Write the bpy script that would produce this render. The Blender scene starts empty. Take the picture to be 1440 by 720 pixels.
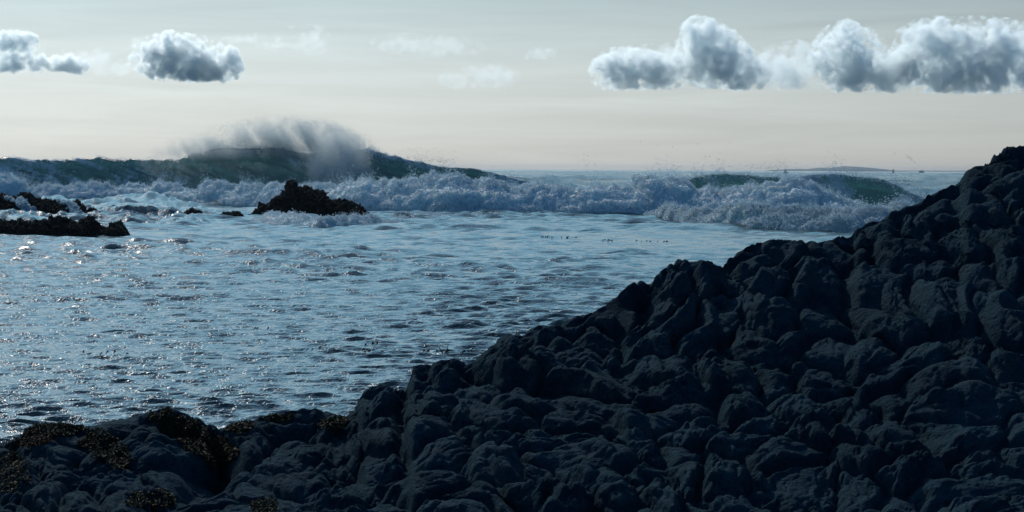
import bpy, math
import numpy as np
from mathutils import Vector

scene = bpy.context.scene
coll = scene.collection
R = math.radians

# ------------------------------------------------------------------ camera
F = 3387.0            # focal length in pixels of a 1440 px wide picture
HC = 3.0              # eye height above the sea
HY = 236.8            # picture row of the horizon at the centre column
ROLL = R(0.30)
cam_d = bpy.data.cameras.new('camera')
cam_d.sensor_width = 36.0
cam_d.lens = F / 1440.0 * 36.0
cam_d.shift_y = -(360.0 - HY) / 1440.0
cam_d.clip_start = 0.5
cam_d.clip_end = 80000.0
cam = bpy.data.objects.new('camera', cam_d)
cam.location = (0, 0, HC)
cam.rotation_euler = (R(90), -ROLL, 0)
coll.objects.link(cam)
scene.camera = cam

# ------------------------------------------------------------------ world
SUN_EL, SUN_AZ = R(33), R(-20)       # azimuth measured from +Y, negative is left
sun_dir = Vector((math.sin(SUN_AZ) * math.cos(SUN_EL), math.cos(SUN_AZ) * math.cos(SUN_EL), math.sin(SUN_EL)))
world = bpy.data.worlds.new('World')
scene.world = world
world.use_nodes = True
nt = world.node_tree
nt.nodes.clear()


class N:
    """small node-graph helper"""
    def __init__(s, tree):
        s.t = tree

    def new(s, kind, **kw):
        n = s.t.nodes.new(kind)
        for k, v in kw.items():
            setattr(n, k, v)
        return n

    def put(s, sock, v):
        if hasattr(v, 'is_linked') or isinstance(v, bpy.types.NodeSocket):
            s.t.links.new(v, sock)
        elif v is not None:
            sock.default_value = v

    def math(s, op, a, b=None, c=None, clamp=False):
        n = s.new('ShaderNodeMath', operation=op, use_clamp=clamp)
        s.put(n.inputs[0], a)
        if b is not None: s.put(n.inputs[1], b)
        if c is not None: s.put(n.inputs[2], c)
        return n.outputs[0]

    def vmath(s, op, a, b=None, scale=None):
        n = s.new('ShaderNodeVectorMath', operation=op)
        s.put(n.inputs[0], a)
        if b is not None: s.put(n.inputs[1], b)
        if scale is not None: s.put(n.inputs['Scale'], scale)
        return n.outputs['Value'] if op in ('DOT_PRODUCT', 'LENGTH', 'DISTANCE') else n.outputs[0]

    def ramp(s, fac, stops, interp='LINEAR'):
        n = s.new('ShaderNodeValToRGB')
        n.color_ramp.interpolation = interp
        e = n.color_ramp.elements
        while len(e) < len(stops): e.new(0.5)
        for i, (p, c) in enumerate(stops):
            e[i].position = p
            e[i].color = (c, c, c, 1) if not hasattr(c, '__len__') else (*c[:3], 1)
        s.put(n.inputs[0], fac)
        return n.outputs[0]

    def noise(s, vec, scale, detail=4, rough=0.55, dist=0.0, lac=2.0):
        n = s.new('ShaderNodeTexNoise')
        s.put(n.inputs['Vector'], vec)
        n.inputs['Scale'].default_value = scale
        n.inputs['Detail'].default_value = detail
        n.inputs['Roughness'].default_value = rough
        n.inputs['Lacunarity'].default_value = lac
        n.inputs['Distortion'].default_value = dist
        return n.outputs['Fac']

    def mix(s, fac, a, b):
        n = s.new('ShaderNodeMix', data_type='RGBA')
        s.put(n.inputs[0], fac); s.put(n.inputs[6], a); s.put(n.inputs[7], b)
        return n.outputs[2]

    def maprange(s, v, a, b, c=0.0, d=1.0, smooth=False):
        n = s.new('ShaderNodeMapRange')
        if smooth: n.interpolation_type = 'SMOOTHSTEP'
        s.put(n.inputs[0], v)
        n.inputs[1].default_value = a; n.inputs[2].default_value = b
        n.inputs[3].default_value = c; n.inputs[4].default_value = d
        return n.outputs[0]


g = N(nt)
out = g.new('ShaderNodeOutputWorld')
bg = g.new('ShaderNodeBackground')
sky = g.new('ShaderNodeTexSky', sky_type='NISHITA')
sky.sun_disc = False
sky.sun_elevation = SUN_EL
sky.sun_rotation = SUN_AZ
sky.dust_density = 2.5
sky.ozone_density = 2.0
dirv = g.new('ShaderNodeTexCoord').outputs['Generated']
sep = g.new('ShaderNodeSeparateXYZ')
nt.links.new(dirv, sep.inputs[0])
zz = sep.outputs['Z']
zabs = g.math('ABSOLUTE', zz)
# thin high veil of haze over the clear sky: colour by height above the horizon
thr = g.math('POWER', g.math('MAXIMUM', zabs, 0.0), 0.5)
veil = g.ramp(thr, [(0.00, (0.488, 0.488, 0.458)), (0.09, (0.498, 0.516, 0.498)), (0.17, (0.490, 0.545, 0.545)),
                    (0.225, (0.430, 0.510, 0.530)), (0.265, (0.325, 0.415, 0.450)), (0.34, (0.300, 0.450, 0.560)),
                    (0.55, (0.200, 0.490, 0.690)), (0.80, (0.140, 0.290, 0.480)), (1.0, (0.080, 0.190, 0.370))])
cs = g.vmath('DOT_PRODUCT', dirv, tuple(sun_dir))
c3 = g.math('POWER', g.math('MAXIMUM', cs, 0.0), 4.0)
mult = g.math('MULTIPLY_ADD', c3, 2.15, 0.44)
away = g.maprange(cs, -0.2, 0.7, 0.0, 1.0, True)
veil = g.mix(away, g.vmath('MULTIPLY', veil, (0.50, 0.92, 1.40)), veil)
veil = g.vmath('SCALE', veil, scale=mult)
# faint streaks of cirrus
st = g.vmath('MULTIPLY', dirv, (5.0, 5.0, 70.0))
str_n = g.noise(st, 1.6, 7, 0.62, 0.6)
veil = g.vmath('SCALE', veil, scale=g.maprange(str_n, 0.3, 0.72, 0.93, 1.08))
nis = g.vmath('SCALE', sky.outputs[0], scale=0.05)
mixn = g.mix(0.12, veil, nis)
nt.links.new(mixn, bg.inputs['Color'])
bg.inputs['Strength'].default_value = 1.0
nt.links.new(bg.outputs[0], out.inputs['Surface'])

# ------------------------------------------------------------------ sun
sun_l = bpy.data.lights.new('sun', 'SUN')
sun_l.energy = 3.0
sun_l.angle = R(1.5)
sun_l.color = (1.0, 0.93, 0.82)
sun = bpy.data.objects.new('sun', sun_l)
sun.rotation_euler = (-sun_dir).to_track_quat('-Z', 'Y').to_euler()
coll.objects.link(sun)

scene.view_settings.view_transform = 'Standard'
scene.view_settings.look = 'None'
scene.view_settings.exposure = 0.0
scene.view_settings.gamma = 1.0
scene.render.engine = 'CYCLES'
cy = scene.cycles
cy.use_denoising = True
cy.max_bounces = 8
cy.diffuse_bounces = 3
cy.glossy_bounces = 2
cy.transmission_bounces = 2
cy.transparent_max_bounces = 8
cy.volume_bounces = 7
cy.volume_step_rate = 0.5
cy.volume_max_steps = 512
cy.sample_clamp_indirect = 3.0
cy.sample_clamp_direct = 6.0


# ------------------------------------------------------------------ picture <-> place
def place(x, y, d):
    """point at distance d (along +Y) that the photograph shows at pixel x, y"""
    a = (np.asarray(x, float) - 720.0) / F
    b = (HY - np.asarray(y, float)) / F
    c, s = math.cos(ROLL), math.sin(ROLL)
    return (a * c - b * s) * d, np.asarray(d, float) + 0 * a, HC + (a * s + b * c) * d


def project(X, Y, Z):
    a = X / Y
    b = (Z - HC) / Y
    c, s = math.cos(ROLL), math.sin(ROLL)
    return 720 + (a * c + b * s) * F, HY - (-a * s + b * c) * F


# ------------------------------------------------------------------ noise in numpy
def h2(ix, iy, k=0):
    n = (ix.astype(np.int64) * 374761393 + iy.astype(np.int64) * 668265263 + k * 2246822519) & 0xFFFFFFFF
    n = ((n ^ (n >> 13)) * 1274126177) & 0xFFFFFFFF
    n = ((n ^ (n >> 16)) * 2654435761) & 0xFFFFFFFF
    return ((n ^ (n >> 15)) & 0xFFFFFF).astype(np.float64) / 16777215.0


def vn(x, y, k=0):
    ix, iy = np.floor(x), np.floor(y)
    fx, fy = x - ix, y - iy
    fx = fx * fx * fx * (fx * (fx * 6 - 15) + 10)
    fy = fy * fy * fy * (fy * (fy * 6 - 15) + 10)
    a, b = h2(ix, iy, k), h2(ix + 1, iy, k)
    c, d = h2(ix, iy + 1, k), h2(ix + 1, iy + 1, k)
    return (a + (b - a) * fx) * (1 - fy) + (c + (d - c) * fx) * fy


def fbm(x, y, k=0, octs=4, gain=0.5):
    s, a, t = 0.0, 1.0, 0.0
    for o in range(octs):
        s = s + a * (vn(x, y, k + o) * 2 - 1)
        t += a
        a *= gain
        x, y = x * 1.97 + y * 0.31 + 7.1, y * 1.97 - x * 0.31 + 3.7
    return s / t


def cells(x, y, k=0):
    """voronoi: distance to border-ish (F2-F1), id pair, offset from the centre"""
    ix, iy = np.floor(x), np.floor(y)
    f1 = np.full(x.shape, 9e9); f2 = f1.copy()
    cx = np.zeros(x.shape); cyy = cx.copy(); dx1 = cx.copy(); dy1 = cx.copy()
    for i in (-1, 0, 1):
        for j in (-1, 0, 1):
            gx, gy = ix + i, iy + j
            px = gx + 0.08 + 0.84 * h2(gx, gy, k)
            py = gy + 0.08 + 0.84 * h2(gx, gy, k + 50)
            dx, dy = x - px, y - py
            d = np.sqrt(dx * dx + dy * dy)
            m = d < f1
            f2 = np.where(m, f1, np.minimum(f2, d))
            cx = np.where(m, gx, cx); cyy = np.where(m, gy, cyy)
            dx1 = np.where(m, dx, dx1); dy1 = np.where(m, dy, dy1)
            f1 = np.where(m, d, f1)
    return f1, f2, cx, cyy, dx1, dy1


def pillow(x, y, k=0, tilt=0.5, vary=0.5):
    f1, f2, cx, cyy, dx, dy = cells(x, y, k)
    b = np.clip((f2 - f1) / 0.75, 0, 1)
    dome = np.sqrt(1 - (1 - b) ** 2)
    amp = 1 - vary * h2(cx, cyy, k + 9)
    tx = (h2(cx, cyy, k + 3) - 0.5) * tilt * 2
    ty = (h2(cx, cyy, k + 4) - 0.5) * tilt * 2
    return dome * (amp + tx * dx + ty * dy), cx, cyy


# ------------------------------------------------------------------ mesh helpers
def make_obj(name, mesh, parent=None, mat=None, **props):
    o = bpy.data.objects.new(name, mesh)
    coll.objects.link(o)
    if parent is not None: o.parent = parent
    if mat is not None and mesh is not None and not mesh.materials: mesh.materials.append(mat)
    for k, v in props.items(): o[k] = v
    return o


def mesh_np(name, V, Fc, smooth=True):
    """V (n,3), Fc (m,3|4) int"""
    me = bpy.data.meshes.new(name)
    k = Fc.shape[1]
    me.vertices.add(len(V)); me.vertices.foreach_set('co', np.ascontiguousarray(V, dtype=np.float32).ravel())
    me.loops.add(Fc.size); me.loops.foreach_set('vertex_index', np.ascontiguousarray(Fc, dtype=np.int32).ravel())
    me.polygons.add(len(Fc))
    me.polygons.foreach_set('loop_start', np.arange(0, Fc.size, k, dtype=np.int32))
    me.polygons.foreach_set('loop_total', np.full(len(Fc), k, dtype=np.int32))
    me.polygons.foreach_set('use_smooth', np.full(len(Fc), smooth, dtype=bool))
    me.update(calc_edges=True)
    return me


def grid_faces(nu, nv):
    i = np.arange(nu * nv).reshape(nv, nu)
    return np.stack([i[:-1, :-1], i[:-1, 1:], i[1:, 1:], i[1:, :-1]], -1).reshape(-1, 4)


def grid_normals(P):
    du = np.gradient(P, axis=1); dv = np.gradient(P, axis=0)
    n = np.cross(du, dv)
    return n / (np.linalg.norm(n, axis=-1, keepdims=True) + 1e-12)


def add_attr(me, name, data):
    a = me.attributes.new(name, 'FLOAT', 'POINT')
    a.data.foreach_set('value', np.ascontiguousarray(data, dtype=np.float32).ravel())


TET = np.array([[0, 0, 1.1], [0.95, 0, -0.4], [-0.5, 0.82, -0.4], [-0.5, -0.82, -0.4]])
TETF = np.array([[0, 1, 2], [0, 2, 3], [0, 3, 1], [1, 3, 2]])


def drops(name, P, size, rng, parent, mat, **props):
    """many little water drops, one mesh"""
    n = len(P)
    q = rng.normal(size=(n, 3, 3))
    u = q[:, 0] / np.linalg.norm(q[:, 0], axis=1, keepdims=True)
    w = np.cross(u, q[:, 1]); w /= np.linalg.norm(w, axis=1, keepdims=True)
    v = np.cross(w, u)
    M = np.stack([u, v, w], 1)
    T = np.einsum('kj,njl->nkl', TET, M) * np.asarray(size).reshape(-1, 1, 1)
    V = (P[:, None, :] + T).reshape(-1, 3)
    Fc = (TETF[None] + (np.arange(n) * 4)[:, None, None]).reshape(-1, 3)
    me = mesh_np(name, V, Fc, smooth=False)
    return make_obj(name, me, parent, mat, kind='stuff', **props)


# ------------------------------------------------------------------ materials
def material(name):
    m = bpy.data.materials.new(name)
    m.use_nodes = True
    m.node_tree.nodes.clear()
    gg = N(m.node_tree)
    o = gg.new('ShaderNodeOutputMaterial')
    return m, gg, o


def principled(gg, o, col, rough, bump=None, bstr=0.5, bdist=0.02, spec=0.5, ior=1.45):
    p = gg.new('ShaderNodeBsdfPrincipled')
    gg.put(p.inputs['Base Color'], (*col[:3], 1) if isinstance(col, tuple) else col)
    gg.put(p.inputs['Roughness'], rough)
    p.inputs['Specular IOR Level'].default_value = spec
    p.inputs['IOR'].default_value = ior
    if bump is not None:
        b = gg.new('ShaderNodeBump')
        b.inputs['Strength'].default_value = bstr
        b.inputs['Distance'].default_value = bdist
        gg.put(b.inputs['Height'], bump)
        gg.t.links.new(b.outputs[0], p.inputs['Normal'])
    if o is not None:
        gg.t.links.new(p.outputs[0], o.inputs['Surface'])
    return p


def rock_material(name, dark, light, brown, scale=1.0, bdist=0.012, spec=0.01):
    m, gg, o = material(name)
    pos = gg.new('ShaderNodeNewGeometry').outputs['Position']
    n1 = gg.noise(pos, 1.6 * scale, 6, 0.6, 0.3)
    n2 = gg.noise(pos, 9 * scale, 5, 0.6)
    n3 = gg.noise(pos, 45 * scale, 4, 0.65)
    c = gg.mix(gg.maprange(n1, 0.35, 0.68), (*dark, 1), (*light, 1))
    c = gg.mix(gg.maprange(n2, 0.52, 0.72, 0, 0.7), c, (*brown, 1))
    c = gg.mix(gg.maprange(n3, 0.3, 0.75, 0.0, 0.55), c, tuple(list(np.array(dark) * 0.45)) + (1,))
    vo = gg.new('ShaderNodeTexVoronoi')
    gg.put(vo.inputs['Vector'], pos)
    vo.inputs['Scale'].default_value = 26 * scale
    pit = gg.maprange(vo.outputs['Distance'], 0.0, 0.45)
    ht = gg.math('ADD', gg.math('MULTIPLY', n3, 0.7), gg.math('MULTIPLY', n2, 0.9))
    ht = gg.math('ADD', ht, gg.math('MULTIPLY', pit, 0.35))
    principled(gg, o, c, 0.88, ht, 1.0, bdist, spec)
    return m


M_ROCK = rock_material('shore_rock', (0.009, 0.027, 0.041), (0.024, 0.057, 0.078), (0.038, 0.048, 0.056), bdist=0.03)
M_SEAROCK = rock_material('wet_weedy_rock', (0.008, 0.011, 0.012), (0.020, 0.022, 0.020), (0.028, 0.023, 0.014), 0.35, 0.10)
M_FAR = rock_material('hazed_far_land', (0.19, 0.24, 0.26), (0.24, 0.29, 0.30), (0.22, 0.25, 0.25), 0.01, 0.5)  # pale blue-grey: much of the distance haze is put into the rock colour


def water_material(name, deep, foam_attr=True, bscale=1.0, bstr=0.35, rough=0.07, trans=0.0):
    m, gg, o = material(name)
    pos = gg.new('ShaderNodeNewGeometry').outputs['Position']
    pv = gg.vmath('MULTIPLY', pos, (1.0, 0.75, 1.0))
    b1 = gg.noise(pv, 3.2 * bscale, 4, 0.6, 0.4)
    b2 = gg.noise(pv, 11.0 * bscale, 3, 0.55, 0.2)
    ht = gg.math('ADD', b1, gg.math('MULTIPLY', b2, 0.40))
    col = (*deep, 1)
    sy = gg.new('ShaderNodeSeparateXYZ'); gg.put(sy.inputs[0], pos)
    p = principled(gg, None, col, gg.maprange(sy.outputs['Y'], 190, 320, rough, max(rough, 0.11)), ht, 1.0, bstr, 0.5, 1.333)
    bn = p.inputs['Normal'].links[0].from_node            # the open sea is rougher than the sheltered bay
    gg.put(bn.inputs['Distance'], gg.maprange(sy.outputs['Y'], 190, 320, bstr, bstr * 3.5))
    if trans:
        tb = gg.new('ShaderNodeBsdfTranslucent'); tb.inputs['Color'].default_value = (0.40, 0.73, 0.73, 1)
        mt = gg.new('ShaderNodeMixShader'); mt.inputs[0].default_value = trans
        gg.t.links.new(p.outputs[0], mt.inputs[1]); gg.t.links.new(tb.outputs[0], mt.inputs[2]); p = mt
    if foam_attr:
        at = gg.new('ShaderNodeAttribute', attribute_name='foam').outputs['Fac']
        fn = gg.noise(gg.vmath('MULTIPLY', pos, (1.0, 0.35, 1.0)), 1.1, 9, 0.75, 1.6)
        fa = gg.math('ADD', at, gg.math('MULTIPLY', gg.math('SUBTRACT', fn, 0.5), 1.7))
        fa = gg.maprange(fa, 0.40, 0.80, 0, 0.8, True)
        d = gg.new('ShaderNodeBsdfDiffuse')
        d.inputs['Color'].default_value = (0.62, 0.66, 0.68, 1)
        mx = gg.new('ShaderNodeMixShader')
        gg.put(mx.inputs[0], fa)
        gg.t.links.new(p.outputs[0], mx.inputs[1])
        gg.t.links.new(d.outputs[0], mx.inputs[2])
        gg.t.links.new(mx.outputs[0], o.inputs['Surface'])
    else:
        gg.t.links.new(p.outputs[0], o.inputs['Surface'])
    return m


M_SEA = water_material('sea_water', (0.026, 0.042, 0.046), bstr=0.065)
M_WAVE = water_material('wave_water', (0.074, 0.150, 0.158), bstr=0.16, bscale=0.5, rough=0.25, trans=0.5)


def foam_material(name, col, trans=0.35, sss=0.0):
    m, gg, o = material(name)
    pos = gg.new('ShaderNodeNewGeometry').outputs['Position']
    n = gg.noise(pos, 2.5, 7, 0.7, 0.5)
    c = gg.mix(gg.maprange(n, 0.38, 0.62), tuple(np.array(col) * np.array([0.82, 0.90, 0.95])) + (1,), (*col, 1))
    d = gg.new('ShaderNodeBsdfPrincipled')
    gg.put(d.inputs['Base Color'], c)
    d.inputs['Roughness'].default_value = 0.8
    if sss:
        d.inputs['Subsurface Weight'].default_value = 1.0
        d.inputs['Subsurface Radius'].default_value = (0.7, 0.9, 1.0)
        d.inputs['Subsurface Scale'].default_value = sss
    b = gg.new('ShaderNodeBump'); b.inputs['Distance'].default_value = 0.25
    gg.put(b.inputs['Height'], gg.noise(pos, 3.2, 6, 0.7))
    gg.t.links.new(b.outputs[0], d.inputs['Normal'])
    t = gg.new('ShaderNodeBsdfTranslucent')
    gg.put(t.inputs['Color'], c)
    mx = gg.new('ShaderNodeMixShader'); mx.inputs[0].default_value = trans
    gg.t.links.new(d.outputs[0], mx.inputs[1]); gg.t.links.new(t.outputs[0], mx.inputs[2])
    gg.t.links.new(mx.outputs[0], o.inputs['Surface'])
    return m


M_FOAM = foam_material('white_foam', (0.84, 0.93, 0.97), 0.15, 1.2)
M_DROP = foam_material('spray_drops', (0.86, 0.94, 0.97), 0.5)


def plain(name, col, rough=0.6):
    m, gg, o = material(name)
    pos = gg.new('ShaderNodeNewGeometry').outputs['Position']
    n = gg.noise(pos, 12, 4)
    c = gg.mix(n, tuple(np.array(col) * 0.65) + (1,), tuple(np.minimum(np.array(col) * 1.3, 1)) + (1,))
    principled(gg, o, c, rough)
    return m


# ------------------------------------------------------------------ sea
rng = np.random.default_rng(11)


def sea_rows():
    rows, d = [], 11.0
    while d < 11000:
        rows.append(d)
        st_ = (0.36 if d < 110 else 0.8) * d * d / (HC * F)
        if 75 < d < 160: st_ = min(st_, 0.42)
        elif 95 < d < 250: st_ = min(st_, 0.9)
        elif 170 < d < 700: st_ = min(st_, max(2.0, d * 0.008))
        if 700 < d < 2400: st_ = 7.0
        elif d >= 2400: st_ = d * 0.05
        d += max(st_, 0.03)
    return np.array(rows)


rows = sea_rows()
ncol = 610
uu = np.linspace(-0.265, 0.265, ncol)
DD, UU = np.meshgrid(rows, uu, indexing='ij')
SX = UU * DD
SY = DD.copy()
SZ = np.zeros_like(SX)
offx = np.zeros_like(SX); offy = np.zeros_like(SX)
rowstep = np.gradient(rows)[:, None]
wr = np.random.default_rng(5)
lams = np.exp(np.linspace(np.log(0.22), np.log(7.0), 110))
gust = 0.55 + 0.9 * np.clip(0.5 + fbm(SX / 9.0, SY / 22.0, 31, 3), 0, 1)
for lam in lams:
    th = wr.normal(0.0, 0.42) + R(6)
    k = 2 * math.pi / lam
    kx, ky = k * math.sin(th), k * math.cos(th)
    amp = 0.0056 * lam ** 0.95 * wr.uniform(0.6, 1.3) * (1.0 if lam < 1.3 else (lam / 1.3) ** -1.0)
    fade = np.clip((lam / rowstep - 2.0) / 1.2, 0, 1)
    if fade.max() <= 0: continue
    ph = kx * SX + ky * SY + wr.uniform(0, 6.28)
    a = amp * fade * (gust * (1.9 + 1.2 * np.clip((SY - 30) / 40, 0, 1)) if lam < 0.6 else (gust * ((0.25 + 2.3 * np.clip((SY - 30) / 50, 0, 1)) if lam < 1.05 else (0.16 + 1.15 * np.clip((SY - 30) / 50, 0, 1) + 0.6 * np.clip((SY - 85) / 30, 0, 1) + 1.6 * np.clip((SY - 108) / 20, 0, 1))) if lam < 2.0 else 0.06 + 0.50 * np.clip((SY - 35) / 90, 0, 1) + 1.2 * np.clip((SY - 108) / 22, 0, 1)))
    SZ += a * np.cos(ph)
    offx -= a * math.sin(th) * np.sin(ph) * 0.8
    offy -= a * math.cos(th) * np.sin(ph) * 0.8
# open-sea swell and chop beyond the breakers
far = np.clip((SY - 150) / 120, 0, 1)
for lam, amp, th in ((34, .30, .1), (22, .24, -.25), (48, .34, .05), (15, .3, .4), (70, .3, -.1), (11, .22, -.5), (28, .24, .6), (18, .3, .2), (8, .2, .3), (9.5, .2, -.2), (12.5, .24, .15)):
    k = 2 * math.pi / lam
    SZ += far * 1.0 * amp * np.clip((lam / rowstep - 2.2) / 2, 0, 1) * np.cos(k * (SX * math.sin(th) + SY * math.cos(th)) + lam)
SZ += far * 0.9 * np.clip((14 / rowstep - 1.5), 0, 1) * fbm(SX / 6, SY / 6, 77, 4)
# a few long low ridges crossing the sheltered water
def ridge(xa, ya, xb, yb, hgt, wid):
    global SZ
    pa = place(xa, ya, 1.0); pb = place(xb, yb, 1.0)
    da = HC / (HC - pa[2]); db = HC / (HC - pb[2])
    ax, ay, bx_, by_ = pa[0] * da, da, pb[0] * db, db
    L = math.hypot(bx_ - ax, by_ - ay)
    tx, ty = (bx_ - ax) / L, (by_ - ay) / L
    s = (SX - ax) * tx + (SY - ay) * ty
    n_ = -(SX - ax) * ty + (SY - ay) * tx
    n_ = n_ + 0.5 * wid * fbm(s / (wid * 2.5), s * 0 + 4.2, 9, 3)
    e = np.clip(s / (0.25 * L), 0, 1) * np.clip((L - s) / (0.25 * L), 0, 1)
    SZ += 1.1 * hgt * e * np.exp(-(n_ / wid) ** 2) * (0.7 + 0.6 * vn(s / (wid * 1.5), s * 0, 3))


for r_ in ((150, 349, 300, 359, .16, .8), (270, 358, 440, 363, .18, .8), (440, 356, 520, 352, .12, .7), (200, 372, 430, 371, .12, .7),
           (700, 396, 900, 400, .15, .7), (740, 378, 930, 380, .12, .7), (60, 366, 140, 364, .1, .7), (560, 372, 700, 378, .10, .7),
           (860, 312, 1100, 305, .26, 2.2), (900, 322, 1180, 318, .24, 1.8), (600, 316, 900, 318, .10, 1.5), 
           (120, 290, 330, 283, .4, 3), (10, 296, 160, 288, .3, 3), (150, 303, 330, 298, .12, 3)):
    ridge(*r_)
# choppy backwash left of the rock
px, py = project(SX, SY, SZ * 0)
chop = np.clip((SY - 118) / 20, 0, 1) * np.clip((230 - SY) / 30, 0, 1) * np.clip((330 - px) / 80, 0, 1)
SZ += chop * 0.75 * fbm(SX / 1.9, SY / 4.0, 61, 5, 0.62)
foamv = np.zeros_like(SX)
zone = np.clip((SY - 104) / 35, 0, 1) * np.clip((260 - SY) / 60, 0, 1)
foamv = zone * (-0.06 + 0.42 * fbm(SX / 9, SY / 22, 88, 3)) + 0.05 * np.clip((px - 560) / 150, 0, 1) * np.clip(1 - np.abs(SY - 138) / 28, 0, 1)
for fx, fy, fr, fd, fs in ((450, 314, 90, 7, .24), (230, 302, 130, 8, .15), (640, 304, 120, 5, .25), (1000, 312, 150, 8, .18), (60, 303, 120, 5, .25)):
    foamv += fs * np.exp(-((px - fx) / fr) ** 2 - ((py - fy) / fd) ** 2)
foamv += 0.03 * np.clip((SY - 300) / 200, 0, 1) * np.clip((900 - SY) / 200, 0, 1)
SX += offx; SY += offy
P = np.stack([SX, SY, SZ], -1)
sea_me = mesh_np('sea', P.reshape(-1, 3), grid_faces(ncol, len(rows)))
add_attr(sea_me, 'foam', foamv)
sea = make_obj('sea', sea_me, None, M_SEA, kind='structure')
del DD, UU, offx, offy, P


# ------------------------------------------------------------------ shore: lava-like rock
SIL = [(-300, 640), (-60, 628), (0, 622), (28, 618), (32, 604), (50, 599), (80, 598), (110, 601), (140, 597), (160, 590), (185, 588), (215, 577),
       (232, 574), (255, 579), (285, 592), (310, 604), (322, 602), (345, 591), (375, 589), (400, 579), (430, 574), (455, 577), (472, 583),
       (487, 589), (497, 575), (515, 547), (535, 540), (553, 544), (560, 551), (572, 548), (580, 515), (592, 513), (605, 512), (620, 507),
       (638, 504), (660, 513), (675, 500), (690, 488), (703, 474), (715, 469), (735, 471), (757, 457), (772, 459), (788, 457), (800, 449),
       (815, 443), (830, 441), (850, 430), (868, 416), (878, 406), (888, 397), (902, 396), (913, 400), (922, 388), (940, 373), (957, 364), (972, 368), (985, 366),
       (1002, 367), (1012, 378), (1022, 368), (1042, 352), (1060, 343), (1090, 336), (1120, 338), (1150, 341), (1165, 338), (1180, 333),
       (1198, 333), (1205, 320), (1220, 315), (1240, 309), (1255, 299), (1270, 291), (1290, 288), (1300, 279), (1325, 266), (1348, 258), (1358, 240),
       (1372, 234), (1386, 232), (1402, 217), (1418, 206), (1430, 204), (1436, 208), (1445, 202), (1500, 195), (1620, 190), (1760, 200)]
sxp, syp = np.array(SIL, float).T
NU, NV = 1060, 470
ucol = np.linspace(-130, 1570, NU)
sil = np.interp(ucol, sxp, syp)
k_ = np.array([1, 3, 5, 7, 5, 3, 1], float); k_ /= k_.sum()
sil = np.convolve(np.pad(sil, 3, 'edge'), k_, 'valid')
sv = np.concatenate([np.linspace(0, 1, 370), 1 + np.linspace(0, 1, 51)[1:]])
NV = len(sv)
near_d = 12.0
ridge_d = np.interp(ucol, [-170, 300, 480, 800, 1100, 1450, 1610], [15.6, 15.8, 15.6, 16.4, 17.4, 18.6, 19.0])
S_, U_ = np.meshgrid(sv, ucol, indexing='ij')
sf = np.minimum(S_, 1)
Dg = near_d + (ridge_d[None] - near_d) * sf ** 1.0
YI = 785 + (sil[None] + 8 - 785) * (sf ** 0.92)
# gully that separates the weedy knoll at the left from the main mass
gul = np.exp(-((U_ - (330 - 135 * (1 - sf))) / 34.0) ** 2) * np.clip(sf * 3, 0, 1) * np.clip((1.02 - sf) * 6, 0, 1)
Xg, _, Zg = place(U_, YI, Dg)
back = np.clip(S_ - 1, 0, 1)
Dg = Dg + back * 4.0
Xg = Xg * (Dg / (Dg - back * 4.0))
Zg = Zg - back ** 1.3 * (Zg + 0.6)
Zg -= 0.16 * gul
# coordinates on the slope in metres
arc = np.concatenate([np.zeros((1, NU)), np.cumsum(np.hypot(np.diff(Dg, axis=0), np.diff(Zg, axis=0)), axis=0)], 0)
arc = np.concatenate([np.zeros((1, NU)), np.cumsum(np.hypot(-np.diff(YI, axis=0) * Dg[1:] / F * 2.1, np.diff(Dg, axis=0) * 0.12 + np.diff(back, axis=0) * 3), axis=0)], 0)
wx = Xg + 0.22 * fbm(Xg / 0.6, arc / 0.6, 1, 3) + 0.45 * fbm(Xg / 1.9, arc / 1.9, 61, 2)
wy = arc + 0.45 * fbm(Xg / 1.9 + 5, arc / 1.9, 62, 2) + 0.22 * fbm(Xg / 0.55 + 9, arc / 0.55, 2, 3)
wx2 = wx + 0.035 * fbm(Xg / 0.14, arc / 0.14, 3, 3)
wy2 = wy + 0.035 * fbm(Xg / 0.14 + 9, arc / 0.14, 4, 3)
CELL = 0.37
p1, ccx, ccy = pillow(wx2 / CELL, wy2 / (CELL * 0.92), 100, 0.35, 0.5)
rough_c = h2(ccx, ccy, 140)                      # how lumpy each boulder is
rough_c = np.clip(rough_c * 1.5 - 0.25, 0, 1)
p2, _, _ = pillow(wx2 / 0.17, wy2 / 0.165, 200, 0.4, 0.75)
p3, _, _ = pillow(wx2 / 0.075 + 0.6 * fbm(Xg / .1, arc / .1, 12, 2), wy2 / 0.065, 300, 0.6, 0.8)
low = fbm(Xg / 1.5, arc / 1.3, 7, 3)
rid = 1 - np.abs(fbm(wx2 / 0.22, wy2 / 0.16, 17, 4, 0.55)) * 2
fine = fbm(Xg / 0.045, arc / 0.045, 23, 4, 0.6)
knob = 1 - np.abs(fbm(wx2 / 0.30, wy2 / 0.28, 71, 3, 0.5)) * 2.4
def soft_blur(q, n):
    for _ in range(n):
        q = (np.roll(q, 1, 0) + 2 * q + np.roll(q, -1, 0)) / 4
        q = (np.roll(q, 1, 1) + 2 * q + np.roll(q, -1, 1)) / 4
    return q


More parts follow.
